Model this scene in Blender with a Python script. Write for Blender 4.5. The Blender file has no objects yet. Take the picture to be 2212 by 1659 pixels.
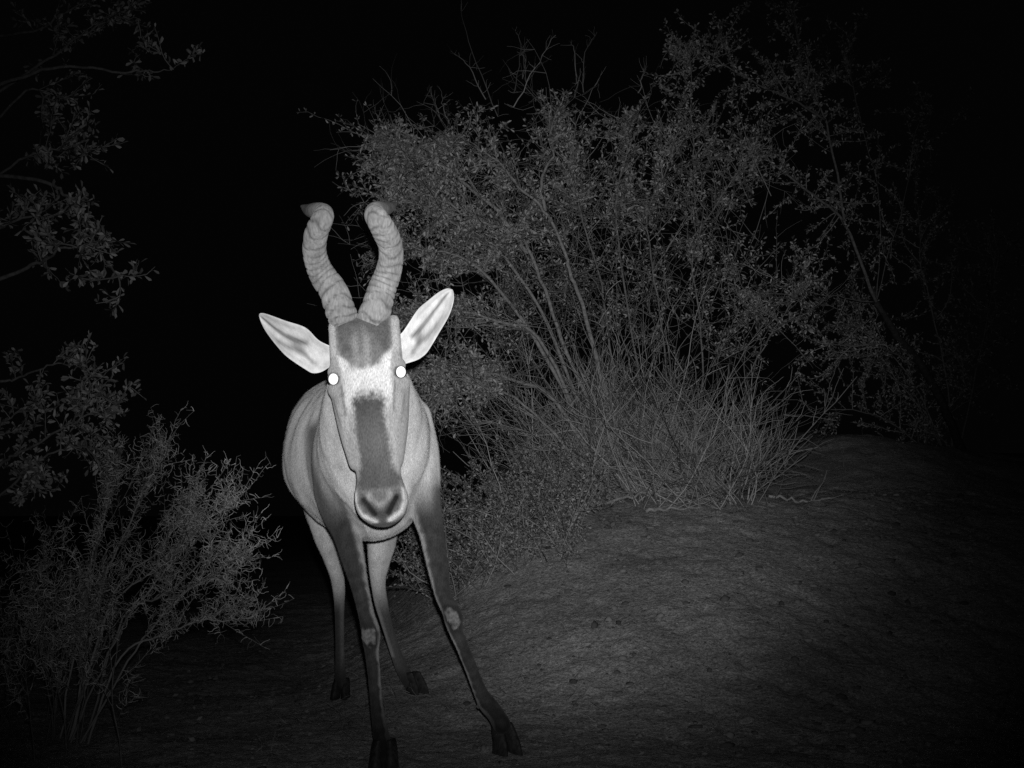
import bpy, math, random
import numpy as np
from mathutils import Vector, Matrix

random.seed(11)
rng = np.random.default_rng(11)
scene = bpy.context.scene
col = scene.collection

# ------------------------------------------------------------------ camera
CAM_H, TILT, FPX = 0.72, math.radians(5.36), 2881.0     # trail camera strapped low on a trunk, looking slightly up
cam = bpy.data.cameras.new("trail_camera")
cam.sensor_width = 36.0
cam.lens = 36.0 * FPX / 2212.0
cam.clip_start, cam.clip_end = 0.05, 400.0
cam_ob = bpy.data.objects.new("trail_camera", cam)
cam_ob.location = (0, 0, CAM_H)
cam_ob.rotation_euler = (math.radians(90) + TILT, 0, 0)
col.objects.link(cam_ob)
scene.camera = cam_ob

# ------------------------------------------------------------------ night sky
world = bpy.data.worlds.new("World")
scene.world = world
world.use_nodes = True
bg = world.node_tree.nodes["Background"]
bg.inputs[0].default_value = (1, 1, 1, 1)
bg.inputs[1].default_value = 0.0010

# ------------------------------------------------------------------ the camera's infrared flash (the only light in the place)
def flash(name, power, size_deg, aim, loc, blend=1.0):
    l = bpy.data.lights.new(name, 'SPOT')
    l.energy, l.spot_size, l.spot_blend, l.shadow_soft_size = power, math.radians(size_deg), blend, 0.012
    o = bpy.data.objects.new(name, l)
    o.location = loc
    o.rotation_euler = (Vector(aim) - Vector(loc)).to_track_quat('-Z', 'Y').to_euler()
    col.objects.link(o)
    return o

def W(px, py, d):
    """place on the picture -> point in the world at depth d (metres along the optical axis)"""
    x = (px - 1106.0) / FPX * d
    y = (829.5 - py) / FPX * d
    return np.array((x, d * math.cos(TILT) - y * math.sin(TILT), CAM_H + d * math.sin(TILT) + y * math.cos(TILT)))

FL = (0.02, 0.0, CAM_H + 0.055)
flash("flash_core", 640, 36, W(1190, 770, 5.0), FL)
flash("flash_wide", 128, 54, W(1080, 770, 5.0), FL)

scene.view_settings.view_transform = 'Standard'
scene.view_settings.look = 'None'
scene.view_settings.exposure = 0.0
scene.view_settings.gamma = 1.0
scene.view_settings.use_curve_mapping = False
scene.cycles.use_denoising = False
scene.cycles.max_bounces = 5
scene.cycles.diffuse_bounces = 2

# ------------------------------------------------------------------ helpers
def nrm(v):
    v = np.asarray(v, float)
    return v / (np.linalg.norm(v) + 1e-12)

def make_mesh(name, V, faces, smooth=False):
    """V (n,3); faces: list of int arrays (k,3) or (k,4)"""
    me = bpy.data.meshes.new(name)
    V = np.asarray(V, np.float32)
    faces = [np.asarray(f, np.int32) for f in faces if len(f)]
    me.vertices.add(len(V))
    me.vertices.foreach_set("co", V.ravel())
    tot = np.concatenate([np.full(len(f), f.shape[1], np.int32) for f in faces])
    loops = np.concatenate([f.ravel() for f in faces])
    me.loops.add(len(loops))
    me.loops.foreach_set("vertex_index", loops)
    me.polygons.add(len(tot))
    st = np.concatenate(([0], np.cumsum(tot)[:-1])).astype(np.int32)
    me.polygons.foreach_set("loop_start", st)
    me.polygons.foreach_set("loop_total", tot)
    if smooth:
        me.polygons.foreach_set("use_smooth", np.ones(len(tot), bool))
    me.update(calc_edges=True)
    return me

class MB:
    """collects pieces for ONE mesh object"""
    def __init__(s):
        s.V, s.F4, s.F3, s.n = [], [], [], 0
    def add(s, V, quads=None, tris=None):
        s.V.append(np.asarray(V, float))
        if quads is not None and len(quads): s.F4.append(np.asarray(quads) + s.n)
        if tris is not None and len(tris): s.F3.append(np.asarray(tris) + s.n)
        s.n += len(V)
    def mesh(s, name, smooth=False):
        F = []
        if s.F4: F.append(np.concatenate(s.F4))
        if s.F3: F.append(np.concatenate(s.F3))
        return make_mesh(name, np.concatenate(s.V), F, smooth)
    def build(s, name, mat, parent=None, smooth=False, kind=None):
        if not s.n: return None
        return link(name, s.mesh(name, smooth), mat, parent, kind)

def link(name, me, mat, parent=None, kind=None):
    o = bpy.data.objects.new(name, me)
    if mat and not me.materials: me.materials.append(mat)
    col.objects.link(o)
    if parent is not None:
        o.parent = parent
        o.matrix_parent_inverse = Matrix.Translation(-Vector(parent.location))
    if kind: o["kind"] = kind
    return o

def thing(name, label, cat, loc, group=None):
    o = bpy.data.objects.new(name, None)
    o.empty_display_size = 0.1
    o.location = Vector([float(c) for c in loc])
    o["label"], o["category"] = label, cat
    if group: o["group"] = group
    col.objects.link(o)
    return o

def tag(o, label, cat, group=None):
    o["label"], o["category"] = label, cat
    if group: o["group"] = group
    return o

def spline(P, n):
    """Catmull-Rom through the rows of P (any columns), n samples"""
    P = np.asarray(P, float)
    m = len(P)
    if m == 2:
        t = np.linspace(0, 1, n)[:, None]
        return P[0] * (1 - t) + P[1] * t
    Q = np.vstack((2 * P[0] - P[1], P, 2 * P[-1] - P[-2]))
    t = np.linspace(0, m - 1 - 1e-9, n)
    i = t.astype(int)
    f = (t - i)[:, None]
    a, b, c, d = Q[i], Q[i + 1], Q[i + 2], Q[i + 3]
    return 0.5 * (2 * b + (c - a) * f + (2 * a - 5 * b + 4 * c - d) * f**2 + (3 * b - a - 3 * c + d) * f**3)

def frames(C, up):
    T = np.gradient(C, axis=0)
    T /= np.linalg.norm(T, axis=1)[:, None] + 1e-12
    S = np.cross(T, np.asarray(up, float))
    S /= np.linalg.norm(S, axis=1)[:, None] + 1e-9
    N = np.cross(S, T)
    return T, S, N

def ring_faces(n, k):
    i = np.arange(n - 1)[:, None] * k
    j = np.arange(k)[None, :]
    j2 = (j + 1) % k
    return np.stack((i + j, i + j2, i + k + j2, i + k + j), -1).reshape(-1, 4)

def add_tube(mb, C, R, k=5, cap=True):
    C = np.asarray(C, float)
    n = len(C)
    R = np.broadcast_to(np.asarray(R, float), (n,))
    ax = nrm(C[-1] - C[0])
    up = (0, 0, 1) if abs(ax[2]) < 0.8 else (0, 1, 0)
    T, S, N = frames(C, up)
    th = np.arange(k) * 2 * math.pi / k
    V = C[:, None] + R[:, None, None] * (np.cos(th)[None, :, None] * S[:, None] + np.sin(th)[None, :, None] * N[:, None])
    V = V.reshape(-1, 3)
    tris = []
    if cap and k > 3:
        V = np.vstack((V, C[0], C[-1]))
        a, b = n * k, n * k + 1
        for j in range(k):
            tris.append((a, (j + 1) % k, j))
            tris.append((b, (n - 1) * k + j, (n - 1) * k + (j + 1) % k))
    mb.add(V, ring_faces(n, k), tris)

def add_loft(mb, rows, up, n=40, k=28, round_ends=True):
    """rows: (x,y,z,a,b): elliptical sections a sideways, b along 'up'"""
    D = spline(rows, n)
    C, A, B = D[:, :3], D[:, 3], D[:, 4]
    T, S, N = frames(C, up)
    if round_ends:                                     # hemispherical ends
        q = np.linspace(0, math.pi / 2, 6)[:-1]
        def end(c, t, s, nn, a, b, sgn):
            r = min(a, b)
            return [(c + t * sgn * r * math.cos(x), s, nn, a * math.sin(x) + 1e-4, b * math.sin(x) + 1e-4) for x in q]
        e0 = end(C[0], T[0], S[0], N[0], A[0], B[0], -1)
        e1 = end(C[-1], T[-1], S[-1], N[-1], A[-1], B[-1], 1)[::-1]
        C = np.vstack([[e[0] for e in e0], C, [e[0] for e in e1]])
        S = np.vstack([[e[1] for e in e0], S, [e[1] for e in e1]])
        N = np.vstack([[e[2] for e in e0], N, [e[2] for e in e1]])
        A = np.concatenate([[e[3] for e in e0], A, [e[3] for e in e1]])
        B = np.concatenate([[e[4] for e in e0], B, [e[4] for e in e1]])
    m = len(C)
    th = np.arange(k) * 2 * math.pi / k
    V = C[:, None] + (A[:, None] * np.cos(th))[..., None] * S[:, None] + (B[:, None] * np.sin(th))[..., None] * N[:, None]
    V = np.vstack((V.reshape(-1, 3), C[0], C[-1]))
    tris = []
    for j in range(k):
        tris.append((m * k, (j + 1) % k, j))
        tris.append((m * k + 1, (m - 1) * k + j, (m - 1) * k + (j + 1) % k))
    mb.add(V, ring_faces(m, k), tris)

def add_ball(mb, c, r, sq=(1, 1, 1), axes=None, n=12, k=18):
    ph = np.linspace(0.02, math.pi - 0.02, n)
    th = np.arange(k) * 2 * math.pi / k
    L = np.stack((np.outer(np.sin(ph), np.cos(th)) * sq[0], np.outer(np.sin(ph), np.sin(th)) * sq[1],
                  np.outer(np.cos(ph), np.ones(k)) * sq[2]), -1).reshape(-1, 3) * r
    if axes is not None: L = L @ np.asarray(axes)
    V = np.vstack((L + c, (L[:k].mean(0) + c), (L[-k:].mean(0) + c)))
    tris = []
    for j in range(k):
        tris.append((n * k, j, (j + 1) % k))
        tris.append((n * k + 1, (n - 1) * k + (j + 1) % k, (n - 1) * k + j))
    mb.add(V, ring_faces(n, k)[:, ::-1], tris)

def _h(i, j, k, s):
    x = (i * 374761393 + j * 668265263 + k * 2147483647 + s * 974634777) & 0xFFFFFFFF
    x = ((x ^ (x >> 13)) * 1274126177) & 0xFFFFFFFF
    x = (x ^ (x >> 16)) & 0xFFFFFFFF
    return x.astype(np.float64) / 4294967295.0

def noise3(P, scale, seed=0):
    """value noise, 0..1"""
    Q = np.asarray(P, float) * scale + 1000.0
    I = np.floor(Q).astype(np.int64)
    f = Q - I
    f = f * f * (3 - 2 * f)
    r = 0
    for a in (0, 1):
        for b in (0, 1):
            for c in (0, 1):
                w = (f[:, 0] if a else 1 - f[:, 0]) * (f[:, 1] if b else 1 - f[:, 1]) * (f[:, 2] if c else 1 - f[:, 2])
                r = r + w * _h(I[:, 0] + a, I[:, 1] + b, I[:, 2] + c, seed)
    return r

def sstep(a, b, x):
    t = np.clip((np.asarray(x, float) - a) / (b - a), 0, 1)
    return t * t * (3 - 2 * t)

def fresh_mat(name):
    m = bpy.data.materials.new(name)
    m.use_nodes = True
    return m, m.node_tree.nodes, m.node_tree.links, m.node_tree.nodes["Principled BSDF"]

def grey_mat(name, lo, hi, scale=20.0, rough=0.85, bump=0.0, bump_scale=60.0, detail=4.0, spec=0.2, dist=0.01):
    """grey surface whose reflectance wanders between lo and hi"""
    m, N, L, P = fresh_mat(name)
    tc = N.new("ShaderNodeTexCoord")
    nz = N.new("ShaderNodeTexNoise"); nz.inputs["Scale"].default_value = scale; nz.inputs["Detail"].default_value = detail
    L.new(tc.outputs["Object"], nz.inputs["Vector"])
    mr = N.new("ShaderNodeMapRange"); mr.inputs[1].default_value = 0.3; mr.inputs[2].default_value = 0.7
    mr.inputs[3].default_value = lo; mr.inputs[4].default_value = hi
    L.new(nz.outputs["Fac"], mr.inputs[0])
    L.new(mr.outputs[0], P.inputs["Base Color"])
    P.inputs["Roughness"].default_value = rough
    P.inputs["Specular IOR Level"].default_value = spec
    if bump:
        n2 = N.new("ShaderNodeTexNoise"); n2.inputs["Scale"].default_value = bump_scale; n2.inputs["Detail"].default_value = 5.0
        L.new(tc.outputs["Object"], n2.inputs["Vector"])
        b = N.new("ShaderNodeBump"); b.inputs["Strength"].default_value = bump; b.inputs["Distance"].default_value = dist
        L.new(n2.outputs["Fac"], b.inputs["Height"]); L.new(b.outputs[0], P.inputs["Normal"])
    return m

def fur_mat(name, scale=260.0, amount=0.22, bump=0.35, sheen=0.05):
    """reflectance from the coat attribute, broken up by short hair"""
    m, N, L, P = fresh_mat(name)
    at = N.new("ShaderNodeAttribute"); at.attribute_name = "coat"
    tc = N.new("ShaderNodeTexCoord")
    mp = N.new("ShaderNodeMapping"); mp.inputs["Scale"].default_value = (1.0, 1.0, 0.35)
    L.new(tc.outputs["Object"], mp.inputs[0])
    nz = N.new("ShaderNodeTexNoise"); nz.inputs["Scale"].default_value = scale; nz.inputs["Detail"].default_value = 3.0
    L.new(mp.outputs[0], nz.inputs["Vector"])
    n2 = N.new("ShaderNodeTexNoise"); n2.inputs["Scale"].default_value = 22.0; n2.inputs["Detail"].default_value = 3.0
    L.new(mp.outputs[0], n2.inputs["Vector"])
    a = N.new("ShaderNodeMapRange"); a.inputs[1].default_value = 0.25; a.inputs[2].default_value = 0.75
    a.inputs[3].default_value = 1 - amount; a.inputs[4].default_value = 1 + amount
    L.new(nz.outputs["Fac"], a.inputs[0])
    b = N.new("ShaderNodeMapRange"); b.inputs[1].default_value = 0.3; b.inputs[2].default_value = 0.7
    b.inputs[3].default_value = 0.84; b.inputs[4].default_value = 1.14
    L.new(n2.outputs["Fac"], b.inputs[0])
    m1 = N.new("ShaderNodeMath"); m1.operation = 'MULTIPLY'
    L.new(a.outputs[0], m1.inputs[0]); L.new(b.outputs[0], m1.inputs[1])
    mx = N.new("ShaderNodeVectorMath"); mx.operation = 'SCALE'
    L.new(at.outputs["Color"], mx.inputs[0]); L.new(m1.outputs[0], mx.inputs["Scale"])
    L.new(mx.outputs[0], P.inputs["Base Color"])
    P.inputs["Roughness"].default_value = 0.75
    P.inputs["Specular IOR Level"].default_value = 0.15
    P.inputs["Diffuse Roughness"].default_value = 0.35
    P.inputs["Sheen Weight"].default_value = sheen
    P.inputs["Sheen Roughness"].default_value = 0.45
    bp = N.new("ShaderNodeBump"); bp.inputs["Strength"].default_value = bump; bp.inputs["Distance"].default_value = 0.003
    L.new(nz.outputs["Fac"], bp.inputs["Height"]); L.new(bp.outputs[0], P.inputs["Normal"])
    return m

def set_coat(me, g):
    a = me.attributes.new("coat", 'FLOAT_COLOR', 'POINT')
    g = np.clip(np.asarray(g, np.float32), 0.005, 0.9)
    a.data.foreach_set("color", np.stack((g, g, g, np.ones_like(g)), 1).ravel())

M = {}
M["fur"] = fur_mat("short_fur", scale=380.0, amount=0.38, bump=0.5)
M["ear"] = fur_mat("ear_fur", scale=200.0, amount=0.1, bump=0.2)
M["horn"] = fur_mat("ridged_horn", scale=190.0, amount=0.34, bump=0.6, sheen=0.0)
M["hoof"] = grey_mat("hoof_keratin", 0.02, 0.05, 60, 0.5, 0.3, 120)
M["eye"] = grey_mat("eyeball", 0.012, 0.02, 30, 0.15, spec=0.5)
M["sand"] = None
M["bark"] = grey_mat("grey_bark", 0.15, 0.30, 60, 0.9, 0.6, 140)
M["twig"] = grey_mat("dry_twig", 0.13, 0.34, 30, 0.9)
M["broom"] = grey_mat("pale_broom_twig", 0.15, 0.40, 14, 0.9)
M["leaf"] = grey_mat("small_leaf", 0.10, 0.42, 30, 0.6, spec=0.3)
M["leaf_near"] = grey_mat("near_leaf", 0.14, 0.34, 40, 0.55, spec=0.3)
M["dead"] = grey_mat("dead_wood", 0.18, 0.34, 40, 0.9, 0.5, 120)
M["straw"] = leaf_mat("dry_litter", 0.03, 0.30) if False else grey_mat("dry_straw", 0.04, 0.32, 20, 0.8)

def leaf_mat(name, lo, hi):
    m, N, L, P = fresh_mat(name)
    ge = N.new("ShaderNodeNewGeometry"); oi = N.new("ShaderNodeObjectInfo")
    ad = N.new("ShaderNodeMath"); ad.operation = 'ADD'
    L.new(ge.outputs["Random Per Island"], ad.inputs[0]); L.new(oi.outputs["Random"], ad.inputs[1])
    fr = N.new("ShaderNodeMath"); fr.operation = 'FRACT'; L.new(ad.outputs[0], fr.inputs[0])
    pw = N.new("ShaderNodeMath"); pw.operation = 'POWER'; pw.inputs[1].default_value = 1.1; L.new(fr.outputs[0], pw.inputs[0])
    mr = N.new("ShaderNodeMapRange"); mr.inputs[3].default_value = lo; mr.inputs[4].default_value = hi
    L.new(pw.outputs[0], mr.inputs[0]); L.new(mr.outputs[0], P.inputs["Base Color"])
    P.inputs["Roughness"].default_value = 0.5; P.inputs["Specular IOR Level"].default_value = 0.35
    return m
M["leaf"] = leaf_mat("small_leaf", 0.05, 0.40)
M["leaf_near"] = leaf_mat("near_leaf", 0.10, 0.42)
M["twig"] = leaf_mat("dry_twig", 0.04, 0.30)
M["broom"] = leaf_mat("pale_broom_twig", 0.05, 0.44)
M["leaf_low"] = leaf_mat("low_leaf", 0.04, 0.30)
M["stone"] = leaf_mat("clod", 0.04, 0.19)
M["stone"].node_tree.nodes["Principled BSDF"].inputs["Roughness"].default_value = 0.95
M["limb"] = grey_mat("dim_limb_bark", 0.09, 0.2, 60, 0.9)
M["trunk"] = grey_mat("dark_trunk_bark", 0.03, 0.07, 40, 0.9, 0.6, 120)
# tapetum: the mirror at the back of the eye that throws the flash straight back
m, N, L, P = fresh_mat("eye_shine")
P.inputs["Base Color"].default_value = (0.9, 0.9, 0.9, 1)
P.inputs["Metallic"].default_value = 1.0
P.inputs["Roughness"].default_value = 0.42
M["shine"] = m

# ------------------------------------------------------------------ ground
def ground_z(x, y, rough=True):
    x, y = np.asarray(x, float), np.asarray(y, float)
    ramp = sstep(4.3, 7.1, y + 0.12 * np.sin(x * 2.1))
    side = sstep(-1.1, 0.15, x + 0.10 * np.sin(y * 1.7)) * (1 - 0.25 * sstep(1.8, 4.0, x))
    z = 0.755 * ramp * side
    z = z + 0.05 * np.exp(-((x - 0.75) / 0.6) ** 2 - ((y - 5.3) / 0.6) ** 2)     # knoll in front of the bush
    z = z + 0.075 * np.clip(y - 6.6, 0, 6) * side                                   # and on, gently up
    z = z + 0.34 * sstep(7.0, 9.5, y) * sstep(1.2, 2.6, x)                         # far bank on the right
    z = z + 0.05 * (noise3(np.stack((x, y, 0 * x), -1).reshape(-1, 3), 0.9, 3).reshape(x.shape) - 0.5) * sstep(2, 5, y)
    if rough:
        Pq = np.stack((x, y, 0 * x), -1).reshape(-1, 3)
        Ps = np.stack(((x + .35 * y) * 1.25, y * .62 - .2 * x, 0 * x), -1).reshape(-1, 3)   # trampled marks run with the slope
        q = (noise3(Pq, 4, 5) - .5) * 0.022 + (noise3(Pq, 11, 6) - .5) * 0.008 + (noise3(Ps, 24, 7) - .5) * 0.010 + (noise3(Pq, 27, 17) - .5) * 0.007
        pit = sstep(0.70, 0.84, noise3(Ps, 13, 8)) * 0.011 * sstep(.2, .8, x.ravel())         # hoof prints and pits
        q = (q - pit).reshape(x.shape)
        z = z + q * (1 - sstep(9, 14, np.hypot(x, y)))
    return z

def gz(x, y):
    return float(ground_z(np.array([x]), np.array([y]))[0])

xs = np.concatenate((np.linspace(-70, -4, 30)[:-1], np.linspace(-4, -2, 40)[:-1], np.arange(-2, 3, 0.018), np.linspace(3, 5, 40), np.linspace(5, 70, 30)[1:]))
ys = np.concatenate((np.linspace(-20, 2.2, 20)[:-1], np.arange(2.2, 7.6, 0.018), np.linspace(7.6, 13, 90), np.linspace(13, 140, 40)[1:]))
X, Y = np.meshgrid(xs, ys)
Z = ground_z(X, Y)
nx, ny = len(xs), len(ys)
i = (np.arange(ny - 1)[:, None] * nx + np.arange(nx - 1)[None, :]).ravel()
ground_me = make_mesh("ground", np.stack((X, Y, Z), -1).reshape(-1, 3), [np.stack((i, i + 1, i + nx + 1, i + nx), 1)], True)
m, N, L, P = fresh_mat("sandy_ground")
tc = N.new("ShaderNodeTexCoord")
def tex(scale, detail=6.0):
    t = N.new("ShaderNodeTexNoise"); t.inputs["Scale"].default_value = scale; t.inputs["Detail"].default_value = detail
    t.inputs["Roughness"].default_value = 0.65
    L.new(tc.outputs["Object"], t.inputs["Vector"]); return t
def mrange(src, a, b, c, d):
    r = N.new("ShaderNodeMapRange")
    for k_, v_ in zip((1, 2, 3, 4), (a, b, c, d)): r.inputs[k_].default_value = v_
    L.new(src, r.inputs[0]); return r
g1 = mrange(tex(1.6).outputs["Fac"], 0.3, 0.7, 0.17, 0.33)
g2 = mrange(tex(55).outputs["Fac"], 0.25, 0.75, 0.45, 1.55)
g3 = mrange(tex(150, 2).outputs["Fac"], 0.25, 0.75, 0.3, 1.7)
def mul(a, b):
    q = N.new("ShaderNodeMath"); q.operation = 'MULTIPLY'; L.new(a, q.inputs[0]); L.new(b, q.inputs[1]); return q.outputs[0]
L.new(mul(mul(g1.outputs[0], g2.outputs[0]), g3.outputs[0]), P.inputs["Base Color"])
P.inputs["Roughness"].default_value = 0.95
P.inputs["Specular IOR Level"].default_value = 0.1
bp = N.new("ShaderNodeBump"); P.inputs["Diffuse Roughness"].default_value = 0.15
bp.inputs["Strength"].default_value = 0.9; bp.inputs["Distance"].default_value = 0.016
L.new(tex(34, 8).outputs["Fac"], bp.inputs["Height"]); L.new(bp.outputs[0], P.inputs["Normal"])
M["sand"] = m
link("ground", ground_me, M["sand"], None, "structure")

# ------------------------------------------------------------------ the hartebeest
HD = 3.40
S_PX = HD / FPX
RIGHT = np.array((1.0, 0, 0)); UPC = np.array((0, -math.sin(TILT), math.cos(TILT))); BACK = np.array((0, -math.cos(TILT), -math.sin(TILT)))
HO = W(790, 808, HD)
hu = 0.9945 * RIGHT + 0.105 * UPC
hv0 = -0.105 * RIGHT + 0.9945 * UPC
pitch = math.radians(7)
hv = math.cos(pitch) * hv0 - math.sin(pitch) * BACK
hw = math.cos(pitch) * BACK + math.sin(pitch) * hv0
HA = np.stack((hu, hv, hw))                    # rows: local axes
def H(u, vd, w):
    """head point: u, vd in picture pixels (right, down), w in metres towards the viewer"""
    return HO + hu * (u * S_PX) - hv * (vd * S_PX) + hw * w

body = MB()
def lofted(rows, up, **k):
    R = []
    for (px, py, d, a, b) in rows:
        R.append((*W(px, py, d), a, b))
    add_loft(body, R, up, **k)

UPZ, FWD = (0, 0, 1), (0, 1, 0)
# trunk, rump to breast
lofted([(742, 905, 5.36, .10, .12), (744, 925, 5.25, .17, .19), (750, 945, 5.03, .215, .235), (766, 982, 4.70, .243, .245),
        (784, 985, 4.40, .250, .262), (806, 985, 4.12, .190, .262), (814, 1000, 3.97, .150, .225), (817, 1014, 3.87, .105, .165)], UPZ, n=60, k=40)
# neck
lofted([(812, 985, 4.12, .185, .235), (807, 945, 3.93, .165, .215), (801, 880, 3.78, .135, .165), (794, 825, 3.65, .098, .118),
        (788, 790, 3.55, .07, .085)], UPZ, n=30, k=32)
# withers hump
lofted([(800, 860, 4.5, .05, .09), (806, 838, 4.25, .06, .09), (806, 850, 4.05, .05, .08)], UPZ, n=16, k=20)

def ground_depth(px, py0, z=0.0):
    """depth on the ray through the pixel where it meets level ground"""
    a = (829.5 - py0) / FPX
    return (CAM_H - z) / -(math.sin(TILT) + a * math.cos(TILT))

LEGS = {}
def leg(key, rows, n=60):
    """rows: px, py, depth, half width px, fore-aft factor"""
    R = [(*W(px, py, d), hwid * d / FPX, hwid * d / FPX * f) for px, py, d, hwid, f in rows]
    add_loft(body, R, FWD, n=n, k=24)
    LEGS[key] = spline(R, 80)
dR, dL = 3.93, 3.80
leg("front_right", [(900, 900, 4.10, 28, 1.7), (912, 975, 4.05, 36, 1.9), (918, 1050, 4.02, 37, 1.8), (925, 1110, 4.02, 34, 1.5), (935, 1160, 4.02, 27, 1.3),
     (946, 1224, 4.00, 23, 1.2), (957, 1285, 3.99, 18, 1.2), (974, 1318, 3.97, 20, 1.15), (980, 1338, 3.97, 21, 1.1), (984, 1362, 3.98, 16, 1.15),
     (998, 1395, 3.99, 14.5, 1.2), (1020, 1450, 4.03, 14, 1.25), (1038, 1496, 4.06, 15.5, 1.25), (1052, 1520, 4.07, 20, 1.15), (1070, 1542, 4.05, 19, 1.1), (1084, 1566, 4.02, 21, 1.1)])
leg("front_left", [(722, 900, 4.10, 28, 1.7), (716, 975, 4.05, 38, 1.9), (722, 1050, 4.02, 39, 1.8), (736, 1110, 4.00, 36, 1.5), (750, 1150, 3.99, 30, 1.3),
     (763, 1208, 3.97, 25, 1.25), (778, 1270, 3.95, 19, 1.2), (792, 1330, 3.93, 18, 1.2), (800, 1360, 3.92, 21, 1.1), (802, 1385, 3.92, 20, 1.1), (803, 1408, 3.92, 16, 1.15),
     (808, 1457, 3.90, 14.5, 1.25), (813, 1519, 3.88, 14, 1.25), (820, 1570, 3.86, 17, 1.2), (826, 1600, 3.84, 19, 1.15), (831, 1620, 3.82, 19, 1.1), (835, 1640, 3.80, 21, 1.1)])
leg("hind_left", [(690, 930, 5.05, 38, 2.6), (688, 1010, 5.00, 44, 2.8), (690, 1080, 4.95, 38, 2.4), (703, 1150, 4.93, 27, 2.0), (715, 1195, 4.96, 19, 1.8), (727, 1240, 5.02, 14.5, 1.9),
     (732, 1272, 5.05, 13.5, 1.8), (733, 1310, 5.05, 11, 1.5), (734, 1390, 5.04, 9.8, 1.3), (735, 1440, 5.02, 11.5, 1.3), (736, 1468, 4.99, 12.5, 1.2), (736, 1484, 4.97, 14, 1.2)])
leg("hind_right", [(800, 930, 5.10, 36, 2.6), (812, 1020, 5.05, 46, 2.8), (822, 1110, 4.98, 40, 2.4), (824, 1171, 4.95, 31, 2.0), (820, 1208, 4.96, 24, 1.8), (817, 1255, 5.00, 16, 1.8),
     (823, 1300, 5.02, 14.5, 1.6), (836, 1350, 5.01, 12, 1.4), (850, 1395, 5.00, 12, 1.3), (866, 1440, 4.98, 13.5, 1.3), (880, 1465, 4.95, 15, 1.2), (892, 1482, 4.92, 16, 1.2)])
# dew claws
for px, py, d in ((1034, 1526, 4.10), (870, 1470, 4.99), (842, 1596, 3.88)):
    add_ball(body, W(px, py, d), 0.011)
# tail
tl = [W(742, 900, 5.45), W(740, 960, 5.52), W(738, 1060, 5.53), W(738, 1140, 5.52), W(738, 1220, 5.52)]
add_loft(body, [(*p, r, r) for p, r in zip(tl, (.03, .025, .02, .03, .012))], FWD, n=24, k=12)

# head: sections along the face
sec = np.array([  # vd, half width px, centre px, w front, w back
    (-142, 44, 2, -.060, -.12), (-128, 66, 2, -.042, -.145), (-112, 75, 2, -.030, -.16), (-80, 76, 1, -.016, -.18), (-40, 76, 0, -.005, -.20), (0, 77, 0, 0, -.21), (40, 75, 0, .002, -.215),
    (83, 69, 0, .003, -.20), (137, 61, 2, .004, -.165), (190, 51, 4, .004, -.125), (220, 48, 4, .006, -.11), (244, 53, 5, .010, -.10), (270, 58, 6, .010, -.095), (296, 54, 6, .003, -.088),
    (314, 41, 6, -.010, -.080), (326, 24, 6, -.024, -.07), (331, 8, 6, -.036, -.062)], float)
D = spline(sec, 90)
k = 48
th = np.arange(k) * 2 * math.pi / k
rings = []
for vd, hwp, cu, wf, wb in D:
    c, s = np.cos(th), np.sin(th)
    e = np.where(s > 0, 2 / 2.35, 2 / 2.1)
    uu = cu + hwp * np.sign(c) * np.abs(c) ** e
    wm = wf - 0.42 * (wf - wb)
    ww = wm + np.where(s > 0, (wf - wm), (wm - wb)) * np.sign(s) * np.abs(s) ** (2 / 2.2)
    rings.append(HO + np.outer(uu * S_PX, hu) - hv * (vd * S_PX) + np.outer(ww, hw))
V = np.vstack(rings)
V = np.vstack((V, rings[0].mean(0), rings[-1].mean(0)))
tr = []
mm = len(rings)
for j in range(k):
    tr.append((mm * k, j, (j + 1) % k)); tr.append((mm * k + 1, (mm - 1) * k + (j + 1) % k, (mm - 1) * k + j))
body.add(V, ring_faces(mm, k)[:, ::-1], tr)
# lower jaw
add_loft(body, [(*H(2, 90, -.15), .055, .05), (*H(3, 180, -.115), .042, .035), (*H(4, 262, -.078), .034, .028), (*H(5, 308, -.068), .026, .022)], hw, n=24, k=20)
for sg in (-1, 1):
    add_ball(body, H(sg * 66, -16, -.036), 0.026, (1, .8, 1), HA)                     # brow
    add_ball(body, H(sg * 72, 22, -.050), 0.024, (1, 1, 1), HA)                       # below the eye
    add_loft(body, [(*H(sg * 66, 30, -.045), .016, .016), (*H(sg * 60, 60, -.026), .019, .019), (*H(sg * 56, 105, -.030), .012, .012)], hw, n=12, k=14)   # gland below the eye
    add_loft(body, [(*H(sg * 72, 20, -.07), .02, .03), (*H(sg * 60, 110, -.07), .02, .04), (*H(sg * 48, 190, -.06), .014, .03)], hw, n=14, k=16)            # cheekbone
    add_loft(body, [(*H(sg * 68, -122, -.07), .014, .02), (*H(sg * 69, -80, -.042), .011, .016), (*H(sg * 68, -30, -.026), .012, .014)], hw, n=12, k=12)     # ridge beside the forehead
    add_loft(body, [(*H(6 + sg * 46, 246, -.006), .009, .009), (*H(6 + sg * 45, 275, -.004), .011, .011), (*H(6 + sg * 34, 304, -.012), .010, .010)], hw, n=12, k=12)  # lip rim

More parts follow.
